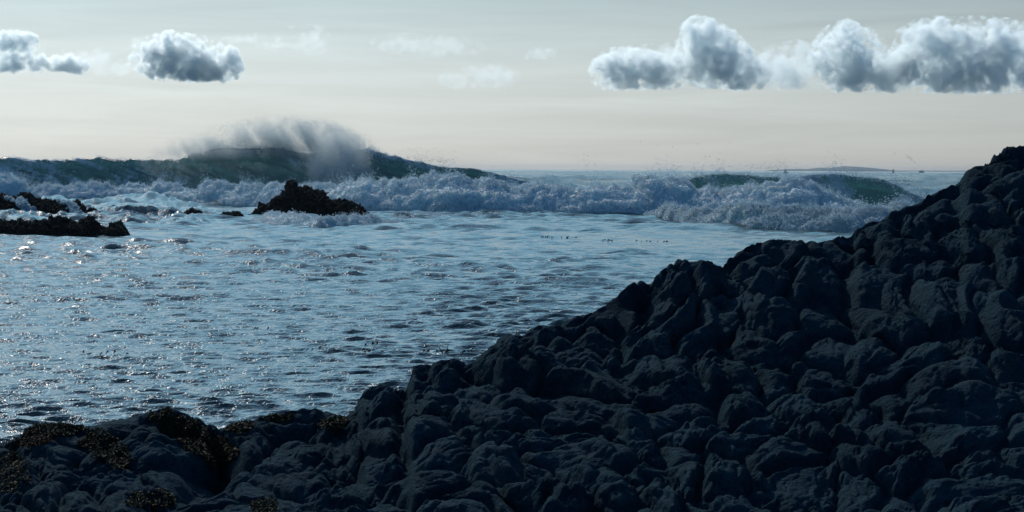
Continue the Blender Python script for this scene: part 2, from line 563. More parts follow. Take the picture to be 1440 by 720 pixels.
p1 = soft_blur(p1, 4); p2 = soft_blur(p2, 3)
disp = (0.20 * p1 + (0.058 + 0.050 * rough_c) * p2 + (0.016 + 0.014 * rough_c) * p3 + 0.16 * low - 0.022 * knob + 0.006 * rid + 0.0085 * fine) - 0.10
nrm = np.array([0.0, -0.62, 0.78])
Xg2 = Xg + 0.03 * (vn(wx / .3, wy / .3, 41) - .5)
Yg2 = Dg + nrm[1] * disp
Zg2 = Zg + nrm[2] * disp
wgt = np.clip(sf, 0, 1) ** 3 * np.clip(1 - back * 1.0, 0, 1)
kk = np.exp(-0.5 * (np.arange(-12, 13) / 4.5) ** 2); kk /= kk.sum()
for it in range(4):
    px_, py_ = project(Xg2, Yg2, Zg2)
    bins = np.clip(np.round((px_ - ucol[0]) / (ucol[1] - ucol[0])).astype(int), 0, NU - 1)
    top = np.full(NU, 1e9)
    np.minimum.at(top, bins.ravel(), py_.ravel())
    top[top > 1e8] = np.interp(ucol, sxp, syp)[top > 1e8]
    err = np.convolve(np.pad(top - sil, 12, 'edge'), kk, 'valid')      # >0: surface is too low
    Zg2 += (err * ridge_d / F)[None] * wgt
PR = np.stack([Xg2, Yg2, Zg2], -1)
NR = grid_normals(PR)
if NR[:, :, 2].mean() < 0: NR = -NR
RPX, RPY = project(Xg2, Yg2, Zg2)
# split the surface along the seams between the boulders
fc = grid_faces(NU, NV)
fid = (ccx.astype(int) * 4096 + ccy.astype(int)).ravel()[fc[:, 0]]
order = np.argsort(fid, kind='stable')
uids, starts = np.unique(fid[order], return_index=True)
ends = np.append(starts[1:], len(order))
VR = PR.reshape(-1, 3); NRf = NR.reshape(-1, 3)
inview = ((RPX > -4) & (RPX < 1444) & (RPY < 724) & (S_ < 1.06)).ravel()
rec = []
for a, b in zip(starts, ends):
    fs = fc[order[a:b]]
    rec.append((int(inview[fs[:, 0]].sum()), fs))
rec.sort(key=lambda r: -r[0])
shore = bpy.data.objects.new('rocky_shore', None)
rest = [fs for n_, fs in rec[290:]] + [fs for n_, fs in rec[:290] if n_ < 150]
rest = np.concatenate(rest)
idx, inv = np.unique(rest, return_inverse=True)
me = mesh_np('rocky_shore', VR[idx], inv.reshape(rest.shape))
me.normals_split_custom_set_from_vertices(NRf[idx])
shore = make_obj('rocky_shore', me, None, M_ROCK, kind='structure')
nb = 0
for n_, fs in rec[:290]:
    if n_ < 150: continue
    idx, inv = np.unique(fs, return_inverse=True)
    q = inv.reshape(fs.shape)
    e = np.concatenate([q[:, [0, 1]], q[:, [1, 2]], q[:, [2, 3]], q[:, [3, 0]]])
    key = np.minimum(e[:, 0], e[:, 1]) * 1000000 + np.maximum(e[:, 0], e[:, 1])
    uq, first, cnt = np.unique(key, return_index=True, return_counts=True)
    be = e[first[cnt == 1]]
    V = VR[idx]
    ctr = V.mean(0)
    ring = np.unique(be)
    low_v = V[ring] - nrm * 0.22 + (ctr - V[ring]) * 0.10          # the stone goes on below its seam
    new_i = np.full(len(V), -1); new_i[ring] = len(V) + np.arange(len(ring))
    apex = ctr - nrm * 0.50
    ai = len(V) + len(ring)
    tri = np.concatenate([q[:, [0, 1, 2]], q[:, [0, 2, 3]],
                          np.stack([be[:, 1], be[:, 0], new_i[be[:, 0]]], -1), np.stack([be[:, 1], new_i[be[:, 0]], new_i[be[:, 1]]], -1),
                          np.stack([new_i[be[:, 1]], new_i[be[:, 0]], np.full(len(be), ai)], -1)])
    me = mesh_np('boulder', np.vstack([V, low_v, apex]), tri)
    me.normals_split_custom_set_from_vertices(np.vstack([NRf[idx], np.tile(-nrm, (len(ring) + 1, 1))]))
    make_obj('boulder', me, shore, M_ROCK)
    nb += 1
print('boulders', nb, 'rest faces', len(rest))


# ------------------------------------------------------------------ mounds: rocks in the sea, foam ridges, waves
def mound(tops, dist, half, nu, nv, fshape, disp_fn, base=-0.25, closed=True):
    """ridge whose skyline follows the given picture points; dist/half: functions of x or constants"""
    tx, ty = np.array(tops, float).T
    xs = np.linspace(tx[0], tx[-1], nu)
    yt = np.interp(xs, tx, ty)
    d = np.interp(xs, *np.array(dist, float).T) if hasattr(dist, '__len__') else np.full(nu, float(dist))
    hw = np.interp(xs, *np.array(half, float).T) if hasattr(half, '__len__') else np.full(nu, float(half))
    X, _, H = place(xs, yt, d)
    v = np.linspace(0, 1, nv)
    yo, zo = fshape(v)                       # -1..1 depth, 0..1 height
    PX = np.repeat(X[None], nv, 0)
    PY = d[None] + yo[:, None] * hw[None]
    PZ = base + (H[None] - base) * zo[:, None]
    PX = PX * (PY / d[None]) ** 0.0
    Pm = np.stack([PX, PY, PZ], -1)
    n = grid_normals(Pm)
    if n[nv // 3, :, 1].mean() > 0: n = -n
    n[~np.isfinite(n)] = 0
    dd = disp_fn(PX, PY, PZ, v[:, None] + 0 * PX)
    dv = np.asarray(dd)
    Pm = Pm + n * dv[..., None]
    return Pm, n, xs, d


def arch(v):
    t = v * math.pi
    return -np.cos(t) * (0.55 + 0.45 * np.abs(np.cos(t))), np.sin(t) ** 0.8


def ends_taper(PX):
    t = np.linspace(0, 1, PX.shape[1])[None]
    return np.clip(t * 12, 0, 1) * np.clip((1 - t) * 12, 0, 1)


def rock_disp(amp, cell, seed):
    def f(PX, PY, PZ, v):
        a = PX / cell + 0.3 * fbm(PX / cell, v * 4, seed, 3)
        b = (PY * 0.35 + PZ * 0.9) / cell + 0.3 * fbm(PX / cell + 5, v * 4, seed + 1, 3)
        q1, _, _ = pillow(a * 0.8, b * 0.8, seed + 2, 0.8, 0.7)
        q2, _, _ = pillow(a * 2.1, b * 2.1, seed + 5, 0.8, 0.7)
        q3 = fbm(a * 5, b * 5, seed + 8, 4, 0.65)
        return amp * (q1 - 0.6 + 0.5 * (q2 - 0.6) + 0.60 * q3 + 0.2 * fbm(a * 14, b * 14, seed + 15, 3)) * ends_taper(PX) ** 0.5
    return f


def sea_rock(name, tops, dist, half, amp, cell, seed, label, group=None, nu=420, nv=130):
    Pm, n, xs, d = mound(tops, dist, half, nu, nv, arch, rock_disp(amp, cell, seed), base=-0.3)
    me = mesh_np(name, Pm.reshape(-1, 3), grid_faces(nu, nv))
    o = make_obj(name, me, None, M_SEAROCK, label=label, category='rock')
    if group: o['group'] = group
    return o, Pm, n


def weed_fuzz(parent, Pm, n, count, size, rng_, mat):
    """short tufts of weed that roughen a far rock's outline"""
    nv, nu = Pm.shape[:2]
    i = rng_.integers(2, int(nv * 0.62), count); j = rng_.integers(1, nu - 1, count)
    pts = Pm[i, j] + n[i, j] * (rng_.random((count, 1)) * size * 1.2)
    return drops('weed_cover', pts, size * (0.5 + rng_.random(count)), rng_, parent, mat)


M_WEEDFAR = plain('dark_weed', (0.016, 0.017, 0.013), 0.9)
GR = 'dark rocks standing in the shallows'
r1, P1, n1 = sea_rock('sea_rock', [(344, 306), (352, 298), (364, 292), (378, 283), (388, 276), (398, 273), (405, 266), (411, 260), (418, 257.5), (424, 262), (430, 260), (440, 263),
                             (452, 268), (458, 272), (462, 280), (470, 281), (478, 278), (488, 281), (496, 283), (507, 289), (516, 296), (526, 306)],
              150, 3.2, 0.42, 1.1, 401, 'tallest dark weedy rock with a pointed top rising in front of the white breakers', GR)
r2, P2, n2 = sea_rock('sea_rock', [(-160, 268), (-60, 272), (0, 277), (18, 277), (30, 274), (42, 273), (52, 276), (60, 281), (72, 280), (84, 284), (96, 288), (108, 290), (118, 292), (130, 295), (142, 300), (152, 305)],
              147, 3.5, 0.40, 1.2, 431, 'long dark rock at the left edge with white water streaming down its face', GR, nu=300)
r3, P3, n3 = sea_rock('sea_rock', [(-160, 300), (-60, 304), (0, 308), (12, 310), (30, 308), (45, 311), (60, 309), (74, 306), (86, 308), (92, 305), (100, 310), (110, 312), (116, 307),
                             (122, 303), (130, 303), (137, 310), (143, 319), (150, 320), (157, 315), (165, 314), (172, 317), (177, 326), (183, 336)],
              104, 1.7, 0.26, 0.7, 461, 'nearest low black rock ledge at the left edge, tapering to a rounded knob', GR, nu=320)
r4, P4, n4 = sea_rock('sea_rock', [(218, 306), (228, 298.5), (238, 297.5), (250, 299), (256, 303)], 148, 1.1, 0.14, 0.5, 491,
              'small flat dark rock awash between the long ledge and the tallest rock', GR, nu=90, nv=40)
r5, P5, n5 = sea_rock('sea_rock', [(252, 306), (262, 297.5), (270, 294.5), (278, 296), (286, 301), (294, 307)], 146, 1.1, 0.14, 0.5, 511,
              'small humped dark rock just right of the flat one awash', GR, nu=90, nv=40)
r6, P6, n6 = sea_rock('sea_rock', [(306, 307), (318, 299), (328, 296.5), (338, 298), (348, 308)], 144, 1.1, 0.14, 0.5, 531,
              'low dark rock close beside the left foot of the tallest rock', GR, nu=90, nv=40)
for o_, P_, n_, c_, s_ in ((r1, P1, n1, 7000, .040), (r2, P2, n2, 7000, .040), (r3, P3, n3, 7000, .034), (r4, P4, n4, 500, .04), (r5, P5, n5, 500, .04), (r6, P6, n6, 500, .04)):
    weed_fuzz(o_, P_, n_, c_, s_, rng, M_WEEDFAR)


# white water running off the long rock
def rock_streams():
    nv, nu = P2.shape[:2]
    px2, py2 = project(P2[..., 0], P2[..., 1], P2[..., 2])
    pts = []
    for path in ([(8, 279), (22, 283), (33, 292), (42, 305)], [(28, 279), (36, 288), (46, 297), (52, 304)], [(88, 286), (100, 287), (106, 294), (112, 304)],
                 [(80, 283), (96, 288), (103, 298), (108, 304)], [(-40, 276), (-20, 284), (-10, 300)]):
        pp = np.array(path, float)
        t = rng.random(420) * (len(pp) - 1)
        i = np.minimum(t.astype(int), len(pp) - 2); f = (t - i)[:, None]
        c = pp[i] * (1 - f) + pp[i + 1] * f
        w = 1.0 + 2.6 * (t / (len(pp) - 1))
        c[:, 0] += rng.normal(size=len(c)) * w
        c[:, 1] += rng.normal(size=len(c)) * 0.8
        half = slice(0, nv // 2 + 4)
        for x, y in c:
            d2 = (px2[half] - x) ** 2 + (py2[half] - y) ** 2
            k = np.unravel_index(np.argmin(d2), d2.shape)
            pts.append(P2[k] + n2[k] * 0.05)
    pts = np.array(pts)
    pts += rng.normal(size=pts.shape) * 0.05
    drops('running_water', pts, 0.05 + 0.06 * rng.random(len(pts)), rng, r2, M_DROP)


rock_streams()


# ---- breaking waves
def wave_profile(curl=0.0):
    def f(v):
        # v 0 front toe -> 0.62 crest -> 1 back
        yo = np.where(v < 0.62, -1 + (v / 0.62), (v - 0.62) / 0.38 * 3.0)
        t = np.clip(v / 0.62, 0, 1)
        up = t ** 1.1
        bk = 0.5 + 0.5 * np.cos(np.clip((v - 0.62) / 0.38, 0, 1) * math.pi)
        zo = np.where(v < 0.62, up, bk)
        yo = yo - curl * np.exp(-((v - 0.60) / 0.07) ** 2)
        return yo, zo
    return f


def swell(tops, dist, half, nu, nv, seed, label, foam_fn, curl=0.0, streak=0.25, base=0.0):
    def dsp(PX, PY, PZ, v):
        al = PX * 0.88 - PZ * 0.5 + PY * 0.3
        ac = PZ * 0.9 + PX * 0.30
        a = streak * fbm(al / 6.0, ac / 0.9, seed, 5, 0.62)
        b = streak * 0.35 * fbm(al / 2.0, ac / 0.28, seed + 9, 4, 0.6)
        return (a + b) * np.clip(PZ / 0.6, 0.1, 1)
    Pm, n, xs, d = mound(tops, dist, half, nu, nv, wave_profile(curl), dsp, base=-1.2)
    me = mesh_np('breaking_wave', Pm.reshape(-1, 3), grid_faces(nu, nv))
    add_attr(me, 'foam', foam_fn(Pm, xs))
    o = make_obj('breaking_wave', me, None, M_WAVE, label=label, category='wave')
    return o, Pm, n, xs


def foam_big(Pm, xs):
    x = xs[None] + 0 * Pm[..., 0]
    z = Pm[..., 2]
    al = Pm[..., 0] * 0.88 - z * 0.5; ac = z * 0.9 + Pm[..., 0] * 0.30
    dia = fbm(al / 7.0, ac / 0.7, 901, 5, 0.62)
    left = np.clip((300 - x) / 160, 0, 1) + np.clip((x - 530) / 50, 0, 1)
    f = 0.36 + 0.10 * left + (0.5 + 0.15 * left) * dia
    f = f + 0.16 * np.exp(-((x - 490) / 50) ** 2)
    return np.clip(f, 0, 1)


W1, PW1, nW1, xW1 = swell([(-260, 214), (-100, 219), (0, 221.5), (40, 223), (80, 225), (110, 223), (150, 222), (175, 224), (200, 222.5), (225, 224), (250, 224), (268, 219), (285, 215),
                     (302, 210.5), (320, 208.5), (345, 210), (362, 209.5), (385, 209), (405, 212), (420, 215), (450, 216), (470, 214), (500, 212.5), (516, 210),
                     (524, 210), (532, 215), (545, 219), (556, 218), (575, 225), (600, 230), (620, 233.5), (650, 236.5), (690, 240), (720, 247), (760, 262)],
                    [(-260, 262), (200, 255), (520, 250), (760, 256)], 6.5, 760, 80, 601,
                    'tall dark green swell with a curling crest, highest wave, behind the white surf', foam_big, curl=0.10, streak=0.36)


def foam_right(Pm, xs):
    x = xs[None] + 0 * Pm[..., 0]
    z = Pm[..., 2]
    hi = np.clip((z - 0.9) / 0.8, 0, 1)
    return np.clip(0.72 + 0.55 * fbm((Pm[..., 0] + z) / 1.6, z / 2.2, 931, 5, 0.6) - 0.55 * hi * np.exp(-((x - 1030) / 55) ** 2) - 0.28 * np.exp(-((x - 1215) / 45) ** 2), 0, 1)


W2, PW2, nW2, xW2 = swell([(900, 262), (935, 256), (965, 250), (990, 246.5), (1020, 245), (1050, 246), (1075, 249), (1100, 249), (1130, 247), (1150, 246), (1168, 243.5), (1185, 246),
                     (1200, 248), (1222, 250), (1240, 253), (1262, 261), (1280, 270), (1310, 282), (1340, 290)],
                    186, 3.2, 460, 60, 641, 'green barrelling wave beyond the white surf at the right, next to the dark headland', foam_right, curl=0.16, streak=0.16)


def crest_drops(o, Pm, xr, xs, n, size, up, seed, lo=0.35, hi=0.72):
    r_ = np.random.default_rng(seed)
    nv, nu = Pm.shape[:2]
    j = r_.integers(int(np.interp(xr[0], xs, np.arange(nu))), int(np.interp(xr[1], xs, np.arange(nu))) - 1, n)
    i = r_.integers(int(nv * lo), int(nv * hi), n)
    b = Pm[i, j]
    gush = vn(b[:, 0] / 0.8, b[:, 0] * 0, seed + 30) ** 2
    h = r_.exponential(1.0, n) * up * (0.05 + gush)
    drops('spray', b + np.stack([h * r_.normal(0, .3, n), r_.normal(0, .2, n), h], -1), size * (0.35 + 0.8 * r_.random(n)), r_, o, M_DROP)


crest_drops(W2, PW2, (905, 1335), xW2, 9000, 0.050, 0.45, 651, 0.52, 0.70)
crest_drops(W1, PW1, (-100, 660), xW1, 7000, 0.05, 0.22, 652, 0.5, 0.68)
crest_drops(W1, PW1, (295, 425), xW1, 3500, 0.05, 0.55, 653, 0.56, 0.66)
crest_drops(W1, PW1, (505, 550), xW1, 1500, 0.05, 0.5, 654, 0.5, 0.66)


def billow(PX, PY, PZ, v, amp, cell, seed):
    a = PX / cell + 0.35 * fbm(PX / cell, PZ / cell, seed, 3)
    b = (PZ * 1.0 + PY * 0.55) / cell + 0.35 * fbm(PX / cell + 4, PZ / cell, seed + 1, 3)
    q1, _, _ = pillow(a * 0.55 + b * .2, b * 0.6, seed + 2, 0.6, 0.6)
    q2, _, _ = pillow(a * 1.5, b * 1.5, seed + 4, 0.6, 0.7)
    q3, _, _ = pillow(a * 3.6, b * 3.6, seed + 6, 0.6, 0.8)
    q4 = fbm(a * 7, b * 7, seed + 8, 4, 0.65)
    return amp * (q1 - 0.65 + 0.38 * (q2 - 0.55) + 0.15 * (q3 - .5) + 0.30 * q4 + 0.35 * fbm((PX + PZ * .5) / (cell * 0.45), PZ / (cell * 1.6), seed + 12, 4))


def surf_shape(v):
    t = v * math.pi
    yo = -np.cos(t) * (0.6 + 0.4 * np.abs(np.cos(t)))
    return yo, np.sin(t) ** 1.15


def surf(tops, dist, half, nu, nv, seed, label, amp, cell, nd, dsize, group=None, up=0.5):
    Pm, n, xs, d = mound(tops, dist, half, nu, nv, surf_shape,
                         lambda PX, PY, PZ, v: billow(PX, PY, PZ, v, amp, cell, seed) * (0.25 + 0.75 * np.sin(v * math.pi)) * ends_taper(PX) ** 0.5, base=-0.15)
    me = mesh_np('surf', Pm.reshape(-1, 3), grid_faces(nu, nv))
    o = make_obj('surf', me, None, M_FOAM, label=label, category='surf')
    if group: o['group'] = group
    r_ = np.random.default_rng(seed)
    # froth over the whole face and thrown drops along the top edge
    i = r_.integers(2, int(nv * 0.6), nd); j = r_.integers(1, nu - 1, nd)
    jag = np.clip(r_.exponential(1.0, nd), 0, 4)[:, None]
    clump = vn(Pm[i, j, 0] / 0.9, Pm[i, j, 2] / 0.6, seed + 20)[:, None]
    pts = Pm[i, j] + n[i, j] * jag * dsize * 1.6 * clump
    nt_ = nd // 2
    j2 = r_.integers(1, nu - 1, nt_); i2 = r_.integers(int(nv * 0.36), int(nv * 0.55), nt_)
    b = Pm[i2, j2]
    gush = vn(b[:, 0] / 0.7, b[:, 0] * 0, seed + 30) ** 3
    hgt = r_.exponential(1.0, nt_) * up * (0.08 + gush * 0.9)
    p2_ = b + np.stack([hgt * r_.normal(0, .35, nt_), r_.normal(0, .25, nt_), hgt], -1)
    allp = np.vstack([pts, p2_])
    sz = dsize * np.concatenate([0.45 + 0.9 * r_.random(nd), 0.30 + 0.6 * r_.random(nt_)])
    drops('spray', allp, sz, r_, o, M_DROP)
    return o, Pm, n


SG = 'lines of white surf'
S1 = surf([(-200, 262), (-60, 254), (0, 248), (20, 252), (45, 259), (80, 258), (105, 256), (135, 252), (150, 254), (175, 259), (205, 259), (222, 251), (240, 256), (262, 263), (290, 257), (330, 257), (370, 259),
           (400, 261), (430, 260), (450, 258), (480, 254), (505, 252), (525, 254), (550, 250), (572, 249), (590, 244), (612, 242), (630, 246), (655, 247),
           (672, 252), (700, 255), (722, 256), (748, 255), (764, 254), (775, 257), (800, 263), (818, 259), (838, 258), (862, 263), (885, 260), (903, 251), (915, 246), (930, 250), (945, 249),
           (965, 254), (985, 262), (1010, 266), (1040, 263), (1060, 257), (1085, 252), (1110, 250), (1130, 253), (1150, 258), (1165, 270), (1200, 286), (1250, 292), (1310, 293)],
          [(-200, 214), (200, 206), (380, 186), (520, 171), (640, 165), (900, 163), (1310, 158)], [(-200, 3.0), (300, 3.0), (560, 4.6), (1000, 4.6), (1310, 3.5)],
          1500, 120, 701, 'longest and tallest line of tumbling white water, crossing behind the pointed rock', 0.75, 1.9, 60000, 0.050, SG)
S2 = surf([(905, 302), (925, 296), (940, 290), (958, 293), (980, 294), (1010, 292), (1035, 288), (1050, 288), (1075, 290), (1100, 290), (1118, 288), (1132, 291), (1150, 294),
           (1180, 292), (1210, 293), (1235, 291), (1262, 289), (1290, 292), (1330, 296)],
          [(905, 146), (960, 134), (1050, 124), (1200, 117), (1330, 116)], 2.2, 700, 80, 741,
          'lower line of broken white water at the right, nearest the dark headland', 0.42, 1.1, 24000, 0.042, SG, up=0.3)
S3 = surf([(342, 312), (365, 304), (385, 299), (402, 301), (425, 303), (450, 305), (470, 303), (500, 302), (522, 304), (545, 307), (566, 311)],
          [(352, 134), (450, 120), (560, 132)], 3.0, 330, 60, 771, 'small swirl of foam washing round the foot of the pointed rock', 0.42, 0.9, 9000, 0.035, SG, up=0.12)
S4 = surf([(535, 308), (560, 302), (590, 297.5), (615, 299), (640, 303), (668, 300), (700, 302), (730, 306)],
          [(535, 144), (640, 148), (730, 150)], 1.8, 260, 40, 791, 'thin strip of low foam right of the pointed rock, under the main surf', 0.16, 0.8, 4000, 0.035, SG, up=0.08)
S5 = surf([(128, 311), (142, 305), (160, 299), (178, 298), (196, 303), (215, 308)],
          [(128, 132), (215, 140)], 1.8, 160, 40, 811, 'small patch of churned foam off the right end of the long ledge', 0.2, 0.8, 3500, 0.035, SG, up=0.15)


# ---- spray: blown off the top of the tall wave
def vol_material(name, build):
    m, gg, o = material(name)
    dens, col, aniso = build(gg)
    pv = gg.new('ShaderNodeVolumePrincipled')
    pv.inputs['Color'].default_value = (*col, 1)
    pv.inputs['Anisotropy'].default_value = aniso
    gg.put(pv.inputs['Density'], dens)
    gg.t.links.new(pv.outputs[0], o.inputs['Volume'])
    return m


def ico(name, centre, rad, seed=0, sub=3):
    import bmesh
    bm = bmesh.new()
    bmesh.ops.create_icosphere(bm, subdivisions=sub, radius=1.0)
    for v in bm.verts:
        v.co = Vector((v.co.x * rad[0] + centre[0], v.co.y * rad[1] + centre[1], v.co.z * rad[2] + centre[2]))
    me = bpy.data.meshes.new(name); bm.to_mesh(me); bm.free()
    return me


def plume():
    D0 = 252.0
    def b(gg):
        pos = gg.new('ShaderNodeNewGeometry').outputs['Position']
        def ell(cx, cyy, rx, rz, ry=3.5, dy=0.0):
            c = place(cx, cyy, D0)
            s = D0 / F
            q = gg.vmath('DIVIDE', gg.vmath('SUBTRACT', pos, (float(c[0]), D0 + dy, float(c[2]))), (rx * s, ry, rz * s))
            return gg.math('SUBTRACT', 1.0, gg.vmath('LENGTH', q))
        e = gg.math('MAXIMUM', ell(408, 224, 132, 66), gg.math('MULTIPLY', ell(330, 224, 130, 40), 0.8))
        zc = float(place(400, 214, D0)[2])
        sz = gg.new('ShaderNodeSeparateXYZ'); gg.put(sz.inputs[0], pos)
        e = gg.math('MULTIPLY', e, gg.maprange(sz.outputs['Z'], zc - 1.3, zc + 0.2, 0.0, 1.0, True))
        e = gg.math('MAXIMUM', e, gg.math('MULTIPLY', ell(482, 234, 50, 58, 3.0, -5.5), 1.0))
        cb = gg.new('ShaderNodeCombineXYZ')      # streaks slant down to the right
        gg.put(cb.inputs[0], gg.math('MULTIPLY', gg.vmath('DOT_PRODUCT', pos, (0.62, 0.0, -0.78)), 0.22))
        gg.put(cb.inputs[1], gg.vmath('DOT_PRODUCT', pos, (0.0, 0.5, 0.0)))
        gg.put(cb.inputs[2], gg.math('MULTIPLY', gg.vmath('DOT_PRODUCT', pos, (0.78, 0.0, 0.62)), 0.85))
        nz = gg.noise(cb.outputs[0], 0.8, 6, 0.62, 0.5)
        nf = gg.noise(pos, 6.0, 3, 0.7)
        e = gg.math('ADD', e, gg.math('MULTIPLY', gg.math('SUBTRACT', gg.noise(pos, 1.3, 5, 0.7), 0.45), 0.65))
        e = gg.math('MULTIPLY', gg.maprange(e, 0.0, 0.60, 0, 1, True), gg.math('MULTIPLY', gg.maprange(nz, 0.40, 0.62, 0.12, 1.9), gg.maprange(nf, 0.35, 0.65, 0.4, 1.6)))
        return gg.math('MULTIPLY', e, 0.80), (0.77, 0.81, 0.80), 0.1
    m = vol_material('blown_spray', b)
    c = place(385, 218, D0)
    s = D0 / F
    me = ico('spray_cloud', (float(c[0]), D0, float(c[2])), (200 * s, 9.0, 74 * s))
    o = make_obj('spray_cloud', me, None, m, kind='stuff', label='grey veil of fine spray blown off the crest of the tall green wave', category='spray')
    # coarser drops inside it and at the torn crest
    r_ = np.random.default_rng(71)
    def scatter(n, xr, base, hgt, spread_x=1.0):
        x = r_.uniform(*xr, n)
        b_ = np.interp(x, *np.array([(250, 224), (285, 215), (302, 210.5), (320, 208.5), (345, 210), (385, 209), (405, 212), (420, 215), (470, 214), (516, 210), (532, 215), (545, 219), (575, 225), (600, 230), (620, 233), (700, 238), (1300, 240)], float).T)
        h = r_.exponential(1.0, n) * hgt * (0.3 + 1.4 * vn(x / 7.0, x * 0, 5) ** 2)
        X, Y, Z = place(x + r_.normal(0, spread_x, n) + h * 0.2, b_ - h + base, 250 + r_.normal(0, 0.7, n))
        return np.stack([X, Y, Z], -1)
    pts = np.vstack([scatter(2200, (295, 415), 1, 2.6), scatter(700, (380, 400), 1, 4, 3), scatter(2600, (300, 510), -3, 11, 8), scatter(260, (560, 640), -4, 8, 3),
                     scatter(500, (516, 545), 1, 3)])
    n = 16000
    x = r_.normal(478, 26, n); y = r_.normal(232, 17, n)
    X, Y, Z = place(x, y, 243 + r_.normal(0, 1.2, n))
    k = (vn(x / 9 + y / 14, y / 26 - x / 30, 44) > r_.random(n) * 0.9) & (x < 521)
    x2 = r_.uniform(250, 515, n); u = (x2 - 250) / 265
    top = 214 - 47 * np.clip(np.sin(np.clip(u * 0.80 + 0.10, 0, 1) * math.pi), 0, 1) ** 0.7
    y2 = top + r_.exponential(14, n) + r_.normal(0, 3.5, n)
    X2, Y2, Z2 = place(x2, y2, 250 + r_.normal(0, 1.2, n))
    k2 = (vn(x2 / 12 + y2 / 16, y2 / 22 - x2 / 40, 45) > r_.random(n) * 0.8) & (y2 < 216) & (u > r_.random(n) * 0.8)
    P_m = np.vstack([np.stack([X, Y, Z], -1)[k], np.stack([X2, Y2, Z2], -1)[k2]])
    drops('mist_drops', P_m, 0.016 + 0.022 * r_.random(len(P_m)) ** 2, r_, o, M_DROP)
    drops('flung_drops', pts, 0.014 + 0.03 * r_.random(len(pts)) ** 3, r_, o, M_DROP_BACKLIT)


M_DROP_BACKLIT = plain('backlit_drops', (0.16, 0.20, 0.22), 0.3)  # water drops seen against the light, their shade put into a dark grey colour
plume()


# loose drops thrown above the surf farther right
def thrown(cx, cyy, rx, ry, n, d, seed, label):
    r_ = np.random.default_rng(seed)
    x = cx + r_.normal(0, rx, n); y = cyy - np.abs(r_.normal(0, ry, n))
    X, Y, Z = place(x, y, d + r_.normal(0, 1, n))
    o = drops('thrown_spray', np.stack([X, Y, Z], -1), (0.014 + 0.032 * r_.random(n) ** 2) * d / 200, r_, None, M_DROP_BACKLIT)
    o['label'] = label; o['category'] = 'spray'
    return o


thrown(596, 228, 20, 9, 160, 215, 81, 'scatter of droplets thrown up beside the shoulder of the tall wave')
thrown(828, 234, 9, 8, 46, 200, 82, 'few dark droplets in the air above the middle of the surf')
thrown(1075, 238, 30, 7, 240, 215, 83, 'fine droplets hanging above the barrelling wave left of the sailing boat')


# ------------------------------------------------------------------ clouds
def cloud(blobs, base_y, label, D0=10000.0, dens=1.0, soft=0.75, thick=0.55, seed=0, amp=0.55, nscale=1.0, group='small clouds low over the sea'):
    """blobs: (x, y, rx, ry) in picture pixels"""
    s = D0 / F
    bx0 = min(b[0] - b[2] for b in blobs); bx1 = max(b[0] + b[2] for b in blobs)
    by0 = min(b[1] - b[3] for b in blobs); by1 = max(b[1] + b[3] for b in blobs)
    org = place((bx0 + bx1) / 2, (by0 + by1) / 2, D0)
    org = Vector((float(org[0]), D0, float(org[2])))
    def b(gg):
        tc = gg.new('ShaderNodeTexCoord').outputs['Object']      # metres from the cloud's centre
        w = None
        for k, (x, y, rx, ry) in enumerate(blobs):
            c = place(x, y, D0)
            c = Vector((float(c[0]), D0, float(c[2]))) - org
            rr = ((rx + ry) * 0.5 * s)
            q = gg.vmath('DIVIDE', gg.vmath('SUBTRACT', tc, tuple(c)), (rx * s, rr, ry * s))
            v = gg.math('SUBTRACT', 1.0, gg.vmath('LENGTH', q))
            w = v if w is None else gg.math('SMOOTH_MAX', w, v, 0.15)
        nc = gg.vmath('ADD', tc, (seed * 311.0, seed * 71.0, seed * 17.0))
        n1 = gg.noise(nc, 0.012 * nscale, 8, 0.72, 0.3)
        vo = gg.new('ShaderNodeTexVoronoi', feature='SMOOTH_F1')
        gg.put(vo.inputs['Vector'], nc)
        vo.inputs['Scale'].default_value = 0.030 * nscale
        nz = gg.math('ADD', gg.math('MULTIPLY', n1, 0.9), gg.math('MULTIPLY', gg.math('SUBTRACT', 0.55, vo.outputs['Distance']), 0.34))
        w = gg.math('ADD', w, gg.math('MULTIPLY', gg.math('SUBTRACT', nz, 0.48), amp * 12.0))
        sp = gg.new('ShaderNodeSeparateXYZ'); gg.put(sp.inputs[0], tc)
        zb = float(place((bx0 + bx1) / 2, base_y, D0)[2]) - org.z
        fl = gg.maprange(gg.math('ADD', sp.outputs['Z'], gg.math('MULTIPLY', gg.math('SUBTRACT', nz, .5), 60.0)), zb, zb + 14, 0, 1, True)
        return gg.math('MULTIPLY', gg.math('MULTIPLY', gg.maprange(w, 0.0, soft, 0, 1, True), fl), 0.036 * dens), (0.935, 0.980, 0.992), 0.6
    m = vol_material('cloud_vapour', b)
    import bmesh
    bm = bmesh.new()
    for (x, y, rx, ry) in blobs:
        c = place(x, y, D0); rr = (rx + ry) * 0.5 * s
        tmp = bmesh.ops.create_icosphere(bm, subdivisions=2, radius=1.27)['verts']
        for v in tmp:
            v.co = Vector((v.co.x * rx * s + float(c[0]) - org.x, v.co.y * rr, v.co.z * ry * s + float(c[2]) - org.z))
    q = bmesh.ops.convex_hull(bm, input=bm.verts)
    bmesh.ops.delete(bm, geom=list({e for e in q['geom_interior'] + q['geom_unused'] if isinstance(e, bmesh.types.BMVert)}), context='VERTS')
    hull_ids = {f for f in q['geom'] if isinstance(f, bmesh.types.BMFace)}
    bmesh.ops.delete(bm, geom=[f for f in bm.faces if f not in hull_ids], context='FACES_ONLY')
    bmesh.ops.recalc_face_normals(bm, faces=bm.faces)
    me = bpy.data.meshes.new('cloud'); bm.to_mesh(me); bm.free()
    o = make_obj('cloud', me, None, m, label=label, category='cloud')
    o['group'] = group
    o.location = org
    return o


